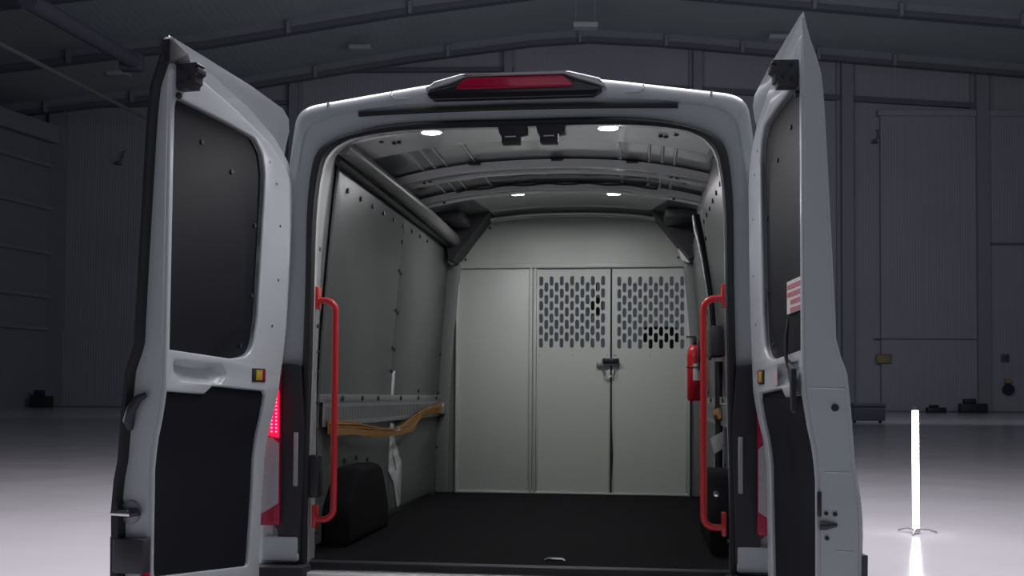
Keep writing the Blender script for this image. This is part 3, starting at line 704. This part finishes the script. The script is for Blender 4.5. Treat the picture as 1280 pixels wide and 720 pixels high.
# ---------------------------------------------------------------- rear doors (u across, z up, w outward)
WO = [(.50, .158), (.75, .162), (.90, .164), (.98, .166), (1.07, .158), (1.13, .146), (1.3, .134), (1.40, .124), (1.455, .104), (1.475, .094), (1.55, .092), (1.75, .083), (1.96, .073), (2.14, .064), (2.21, .059), (2.27, .052), (2.33, .030), (2.38, .014), (2.44, .004)]
WI = [(1.10, .037), (1.18, .030), (1.26, .012), (1.34, .0)]
ZC = [.6+.05*i for i in range(38)]
def door(s, ang):
    a = R(ang)
    root_loc = (s*.84, -.04, 0)
    d = Vector((s*math.sin(a), -math.cos(a), 0)); rz = math.atan2(d.y, d.x)
    def mp(t0, t1, dw=0):
        # plate z-thickness 0..1 maps between fractions t0..t1 of the door depth
        def f(u, z, w):
            wi, wo = lerp_tab(WI, z), lerp_tab(WO, z)
            if t0 is None: return (u, s*(wi+dw+w), z)
            return (u, s*(wi+(wo-wi)*(t0+(t1-t0)*w)+dw), z)
        return f
    hinge = [(.115, .56), (.122, .75), (.108, .95), (.078, 1.26), (.05, 1.40), (.015, 1.60), (-.015, 1.87), (-.025, 2.08)]
    rim1 = hinge+[(-.012, 2.15), (.022, 2.20), (.126, 2.268), (.322, 2.332), (.55, 2.375), (.726, 2.405), (.78, 2.41), (.78, .56)]
    win = rpoly([(.765, 1.468), (.40, 1.452), (.27, 1.468), (.238, 1.60), (.202, 2.02), (.197, 2.12), (.215, 2.19), (.27, 2.232), (.45, 2.243), (.745, 2.25), (.748, 2.05)],
                [.008, .05, .09, .05, .1, .06, .05, .05, .1, .04, .05])
    low = rpoly([(.775, 1.340), (.562, 1.332), (.515, 1.358), (.188, 1.344), (.174, 1.328), (.190, 1.0), (.217, .735), (.225, .727), (.758, .775), (.765, .81), (.765, .915), (.79, .935), (.785, 1.15), (.765, 1.22)],
                [.01, .02, .02, .012, .01, .2, .01, .01, .02, .02, .015, .02, .03, .02])
    pock = rpoly([(.735, 1.435), (.46, 1.43), (.43, 1.40), (.47, 1.366), (.69, 1.372), (.73, 1.40)], .02)
    # keep holes inside the frame
    win = [(min(x, .752), z) for x, z in win]; low = [(min(x, .762), z) for x, z in low]
    bm = plate(rim1, [win, low, pock], 1.0, .0); cutz(bm, ZC); xf(bm, mp(.10, .93))
    # raised inner layer with a softer edge
    rim2 = [(x+.020 if x < .7 else x-.004, z) for x, z in hinge]+[(.012, 2.135), (.05, 2.175), (.154, 2.236), (.373, 2.296), (.615, 2.346), (.71, 2.362), (.772, 2.365), (.776, .58)]
    t = plate(rim2, [[(x, z) for x, z in win], low, pock], .024, .006, 3); cutz(t, ZC); xf(t, mp(None, None, 0)); merge(bm, t)
    # outer skin with the flange above
    skin = [(.10, .54), (.105, .75), (.09, .95), (.06, 1.26), (.03, 1.40), (-.002, 1.60), (-.022, 1.87), (-.030, 2.1), (-.030, 2.28), (-.022, 2.33), (.005, 2.37), (.06, 2.394), (.30, 2.414), (.60, 2.425), (.74, 2.430), (.78, 2.428), (.783, .54)]
    t = plate(rpoly(skin, .004, 2), [], 1.0, .0); cutz(t, ZC+[2.42]); xf(t, mp(.92, 1.0)); merge(bm, t)
    fr = link('rear_door', bm, 'paint', VAN, 35, root_loc, (0, 0, rz))
    fr['label'] = 'left rear door swung open' if s < 0 else 'right rear door swung open, its edge towards the camera'
    # blanked window
    wp = plate([(x+(x-.48)*.03, z+(z-1.85)*.02) for x, z in win], [], .004, .0); cutz(wp, ZC); xf(wp, mp(None, None, .020)); link('window_blank', wp, 'blank', fr)
    lp = plate([(x+(x-.48)*.02, z+(z-1.05)*.01) for x, z in low], [], .006, .0); cutz(lp, ZC); xf(lp, mp(None, None, .012)); link('lower_trim_panel', lp, 'trim', fr)
    for u, z in ((.57, 2.15), (.39, 2.09), (.735, 2.06), (.235, 1.93), (.25, 1.68), (.32, 1.50), (.765, 1.62)):
        b2 = B(); lathe(b2, (u, s*.018, z), [(.001, -.003), (.008, -.003), (.008, .003), (.001, .003)], 10, 'y'); link('blank_rivet', b2, 'black', fr)
    # small drain caps on the frame
    for u, z in ((.12, 2.10), (.09, 1.95), (.10, 1.75), (.14, 1.58), (.17, 2.17)):
        b2 = B(); lathe(b2, (u, -s*.001, z), [(.001, -.002), (.005, -.002), (.005, .002), (.001, .002)], 8, 'y'); link('frame_plug', b2, 'chrome', fr)
    # upper bracket
    b2 = B(); dz = .0 if s > 0 else .05
    P2 = rpoly([(.0, 2.224), (-.058, 2.224), (-.060, 2.236), (-.068, 2.240), (-.068, 2.262), (-.079, 2.270), (-.079, 2.284), (-.060, 2.288), (-.076, 2.294), (-.072, 2.302), (.0, 2.302)], .002)
    t = plate(P2, [], .045, .003); xf(t, lambda w, z, q: (.700+q, s*w, z+dz)); merge(b2, t)
    hb_ = link('top_latch', b2, 'hinge', fr)
    for w, z in ((-.020, 2.245), (-.045, 2.252), (-.022, 2.285)):
        b2 = B(); lathe(b2, (.747, s*w, z+dz), [(.001, -.003), (.005, -.003), (.005, .003), (.001, .003)], 8, 'x'); link('bracket_bolt', b2, 'black', fr)
    b2 = B(); lathe(b2, (.735, -s*.004, 2.204+dz), [(.001, -.006), (.010, -.006), (.010, .006), (.001, .006)], 10, 'y'); link('rubber_buffer', b2, 'black', fr)
    # pocket below the window
    b2 = B()
    P = pock
    cx_ = sum(p[0] for p in P)/len(P); cz_ = sum(p[1] for p in P)/len(P); rr = []
    for k_, dd in ((1.04, .004), (.97, .006), (.9, .016), (.75, .026), (.4, .032), (.02, .033)):
        rr.append([b2.verts.new((cx_+(x-cx_)*k_, s*(dd), cz_+(z-cz_)*k_)) for x, z in P])
    for A, C in zip(rr, rr[1:]):
        for i in range(len(A)): b2.faces.new((A[i], A[(i+1) % len(A)], C[(i+1) % len(A)], C[i]))
    link('pull_pocket', b2, 'paint', fr, 60)
    # reflector tag
    b2 = B(); box(b2, .185, .272, -.004, .006, 1.376, 1.424, .002); xf(b2, lambda x, y, z: (x, s*y, z)); rf = link('reflector_tag', b2, 'black', fr)
    b2 = B(); box(b2, .210, .252, -.007, .0, 1.382, 1.418, .002); xf(b2, lambda x, y, z: (x, s*y, z)); link('reflector', b2, 'yellow', fr)
    b2 = B(); box(b2, .188, .203, -.006, .0, 1.380, 1.420, .001); xf(b2, lambda x, y, z: (x, s*y, z)); link('tag_edge', b2, 'redlens', fr)
    # lower cladding outside
    t = plate([(.11, .52), (.79, .52), (.79, .895), (.10, .895)], [], .016, .004); xf(t, lambda u, z, w: (u, s*(lerp_tab(WO, z)+w-.002), z)); link('outer_cladding', t, 'case', fr)
    return fr
fl = door(-1, 9.7); frr = door(1, 5.3)
s = -1
def edge(t, fn=None): return t
# left door: rubber seal along the free edge, corner bracket, latch gear
bm = B(); rings = []
zs = [.50+.03*i for i in range(63)]
for z in zs:
    wo = lerp_tab(WO, z)-.004; wi = wo-.020-(.012 if z < 1.0 else 0)
    rings.append([bm.verts.new((u, -w, z)) for u, w in ((.775, wo+.004), (.800, wo+.004), (.812, wo-.004), (.812, wi+.004), (.800, wi), (.775, wi))])
for A, C in zip(rings, rings[1:]):
    for i in range(6): bm.faces.new((A[i], A[(i+1) % 6], C[(i+1) % 6], C[i]))
bm.faces.new(rings[0]); bm.faces.new(rings[-1]); link('edge_seal', bm, 'rubber', fl, 50)
bm = plate(rpoly([(.690, 2.375), (.705, 2.395), (.765, 2.412), (.79, 2.422), (.80, 2.41), (.80, 2.335), (.77, 2.345), (.765, 2.352), (.705, 2.335)], .006), t=.028, bev=.004)
xf(bm, lambda u, z, w: (u, -(-.016+w), z)); link('corner_cap', bm, 'black', fl)
bm = B(); tube(bm, [(.70, .0, 2.400), (.785, -.004, 2.424)], .005, 8); link('corner_clip', bm, 'chrome', fl)
# black lever on the edge face
def onedge(w, z, out=0): return (.78+out, -w, z)
bm = B(); tube(bm, [onedge(.055, 1.330, .010), onedge(.075, 1.318, .022), onedge(.098, 1.285, .024), onedge(.108, 1.25, .022), onedge(.112, 1.225, .012)], [.008, .013, .015, .017, .012], 10); lv = link('release_lever', bm, 'black', fl, 60)
bm = B(); lathe(bm, (.803, -.106, 1.262), [(.001, -.004), (.004, -.004), (.004, .004), (.001, .004)], 8, 'x'); link('lever_screw', bm, 'chrome', fl)
bm = B(); lathe(bm, (.783, -.108, .972), [(.001, -.004), (.036, -.004), (.034, .006), (.001, .008)], 24, 'x'); link('latch_disc', bm, 'steel', fl, 50)
bm = B(); tube(bm, [(.802, -.158, .970), (.802, -.092, .970)], .0125, 14); link('latch_pin', bm, 'chrome', fl, 60)
bm = B(); tube(bm, [(.80, -.100, .972), (.80, -.066, .972)], [.013, .009], 10); link('pin_socket', bm, 'black', fl, 60)
bm = B(); box(bm, .775, .815, -.150, -.040, .790, .895, .006); link('lower_latch', bm, 'hinge', fl)
bm = B(); box(bm, .78, .80, -.060, -.040, .755, .795, .003); link('red_flag', bm, 'redlens', fl)
# right door: edge face details
for w, z, r in ((.090, 1.304, .011), (.064, 1.009, .006), (.089, 1.007, .0065), (.066, .940, .0065)):
    bm = B(); lathe(bm, (.781, w, z), [(.001, -.003), (r, -.003), (r*.9, .004), (.001, .005)], 16, 'x'); link('edge_buffer', bm, 'black', frr, 50)
bm = B(); tube(bm, [(.784, .045, .975), (.788, .060, .975), (.786, .078, .976), (.784, .093, .977)], [.012, .012, .008, .005], 12); link('edge_striker', bm, 'hinge', frr, 60)
bm = B(); box(bm, .775, .784, .040, .052, 1.00, 1.07, .004); link('edge_slot', bm, 'black', frr)
for z, w0, w1 in ((1.36, .02, .12), (1.125, .06, .13), (.905, .09, .14)):
    bm = B(); tube(bm, [(.7795, w0, z), (.7795, w1, z-.002)], .0022, 6); link('edge_seam', bm, 'paint', frr)
# black inner release on the right door
bm = plate(rpoly([(.60, 1.45), (.66, 1.43), (.765, 1.415), (.768, 1.285), (.72, 1.30), (.70, 1.37), (.62, 1.41)], .008), t=.03, bev=.004)
xf(bm, lambda u, z, w: (u, -.030*(u-.58)/.2+w*.5, z)); link('inner_release', bm, 'black', frr)
bm = B(); tube(bm, [(.600, .002, 1.565), (.612, -.008, 1.50), (.625, -.010, 1.45), (.64, -.006, 1.42)], [.003, .006, .006, .006], 10); link('release_grip', bm, 'black', frr, 60)
# sticker with four lines of red print
bm = B(); box(bm, .533, .748, .0135, .0150, 1.585, 1.683); stk = link('warning_sticker', bm, 'white', frr, 0)
bm = B(); random.seed(11)
for row in range(4):
    z = 1.665-.0235*row; u = .545 if row < 2 else .58
    while u < .735:
        w_ = random.uniform(.010, .022); box(bm, u, min(u+w_, .742), .0120, .0136, z-.0065, z+.0065); u += w_+.004
o = link('sticker_print', bm, 'textred', stk, 0); o.parent = frr; 
bm = B(); box(bm, .42, .47, -.0022, -.0012, 1.37, 1.42); link('door_label', bm, 'fadedred', frr, 0)

# ---------------------------------------------------------------- loose things in the van
# amber webbing folded over the left track
def ribbon(path, hts, thick=.006):
    bm = B(); rings = []
    for p, h in zip(path, hts):
        x, y, z = p; rings.append([bm.verts.new(q) for q in ((x, y, z-h/2), (x+thick, y, z-h/2), (x+thick, y, z+h/2), (x, y, z+h/2))])
    for A, C in zip(rings, rings[1:]):
        for i in range(4): bm.faces.new((A[i], A[(i+1) % 4], C[(i+1) % 4], C[i]))
    bm.faces.new(rings[0]); bm.faces.new(rings[-1]); return bm
root = empty('tie_down_strap', (-.80, 1.5, 1.20)); tag(root, 'amber webbing strap draped along the slotted track on the left wall', 'strap')
def rel(P): return [(x+.80, y-1.5, z-1.20) for x, y, z in P]
A_ = [(-.826, .40, 1.200), (-.822, .62, 1.192), (-.816, .85, 1.184), (-.80, 1.05, 1.170), (-.79, 1.25, 1.158), (-.79, 1.45, 1.155), (-.80, 1.65, 1.165), (-.81, 1.90, 1.190), (-.818, 2.2, 1.222), (-.822, 2.5, 1.240), (-.822, 2.80, 1.250), (-.815, 2.90, 1.248)]
bm = ribbon(rel(A_), [.062, .054, .040, .028, .022, .018, .020, .026, .036, .048, .060, .064]); link('webbing', bm, 'strap', root, 60)
B_ = [(-.812, .42, 1.178), (-.806, .70, 1.172), (-.795, 1.00, 1.150), (-.775, 1.30, 1.140), (-.772, 1.50, 1.140), (-.79, 1.85, 1.150), (-.805, 2.05, 1.190), (-.812, 2.2, 1.215)]
bm = ribbon(rel(B_), [.03, .03, .026, .022, .02, .03, .026, .012]); link('webbing_fold', bm, 'strap', root, 60)
for yo in (0, .014, -.014):
    bm = B(); tube(bm, rel([(x+.010, y, z+yo*(.5 if .9 < y < 1.9 else 1)) for x, y, z in A_[:-1]]), .0022, 5); link('stitch_line', bm, 'strap', root)
bm = B(); box(bm, -.03, .012, 1.37, 1.46, .01, .085, .012); xf(bm, lambda x, y, z: (x-.01, y, z)); link('end_fitting', bm, 'steel', root)
bm = B(); tube(bm, rel([(-.80, 1.36, 1.165), (-.775, 1.42, 1.150), (-.775, 1.50, 1.150), (-.80, 1.56, 1.165)]), .007, 8); link('buckle', bm, 'steel', root)
# fire extinguisher by the partition, right
root = empty('fire_extinguisher', (.780, 2.50, 1.31)); tag(root, 'small red fire extinguisher with pale label on the right wall', 'fire extinguisher')
bm = B(); lathe(bm, (0, 0, 0), [(.001, 0), (.036, .0), (.045, .012), (.046, .26), (.042, .30), (.026, .328), (.014, .335), (.001, .336)], 24); link('cylinder', bm, 'ext', root, 50)
bm = B(); lathe(bm, (0, 0, .12), [(.044, 0), (.0472, .001), (.0472, .10), (.044, .101)], 24)
bmesh.ops.delete(bm, geom=[v for v in bm.verts if v.co.y > -.012 or v.co.x < -.02], context='VERTS'); link('label_plate', bm, 'white', root, 50)
bm = B(); box(bm, -.012, .012, -.018, .018, .335, .375, .004); box(bm, -.05, .008, -.010, .010, .375, .385, .003); link('valve', bm, 'black', root)
bm = B(); tube(bm, [(.01, -.01, .36), (.02, -.04, .35), (.02, -.052, .30), (.02, -.054, .18)], .007, 8); link('hose', bm, 'black', root, 60)
bm = B(); box(bm, .030, .046, -.04, .04, .05, .32, .004)
tube(bm, [(.047*math.cos(2*PI*i/20), .047*math.sin(2*PI*i/20), .20) for i in range(20)], .004, 6, closed=True); link('wall_bracket', bm, 'black', root)
# black belt webbing and box on the right wall
root = empty('seat_belt', (.80, 1.8, 1.3)); root.parent = VAN; root['label'] = 'black webbing and retractor on the right wall'
def rb(P): return [(x-.80, y-1.8, z-1.3) for x, y, z in P]
bm = B(); tube(bm, rb([(.755, 1.85, 2.30), (.765, 1.80, 2.22), (.775, 1.70, 2.12), (.79, 1.55, 1.95), (.80, 1.35, 1.78), (.805, 1.25, 1.62)]), [.022, .028, .022, .018, .018, .018], 10); link('webbing', bm, 'black', root, 60)
bm = B(); box(bm, -.022, .045, -.78, -.50, .22, .36, .012); link('retractor', bm, 'black', root)
bm = B(); tube(bm, rb([(.825, 1.20, 1.50), (.828, 1.20, 1.2), (.83, 1.25, .98)]), .018, 10); link('lower_webbing', bm, 'black', root, 60)
bm = B(); tube(bm, rb([(.80, 1.60, 1.76), (.785, 1.55, 1.79), (.782, 1.52, 1.73), (.782, 1.50, 1.57), (.80, 1.42, 1.52)]), .008, 8); link('buckle_loop', bm, 'black', root, 60)
root = empty('document_card', (.80, 1.10, 1.12)); tag(root, 'white folded card sticking out from the right wall behind the red handle', 'card')
bm = plate(rpoly([(-.020, .022), (.0, -.050), (.040, -.025), (.040, .055)], .002), t=.004, bev=.001); xf(bm, lambda x, z, w: (x, w+.4*x, z)); link('card', bm, 'white', root)
bm = B(); tube(bm, [(.025, .02, -.01), (.045, .02, -.01)], .004, 6); link('clip', bm, 'black', root)
root = empty('spare_strap', (.826, 1.1, 1.24)); tag(root, 'amber strap bundle tucked on the right wall above the white card', 'strap')
bm = B(); tube(bm, [(-.005, .12, -.02), (-.015, .06, .02), (-.008, 0, 0), (-.012, -.04, .03), (-.005, -.08, -.01)], [.012, .016, .012, .014, .010], 8); link('webbing_bundle', bm, 'strap', root, 60)
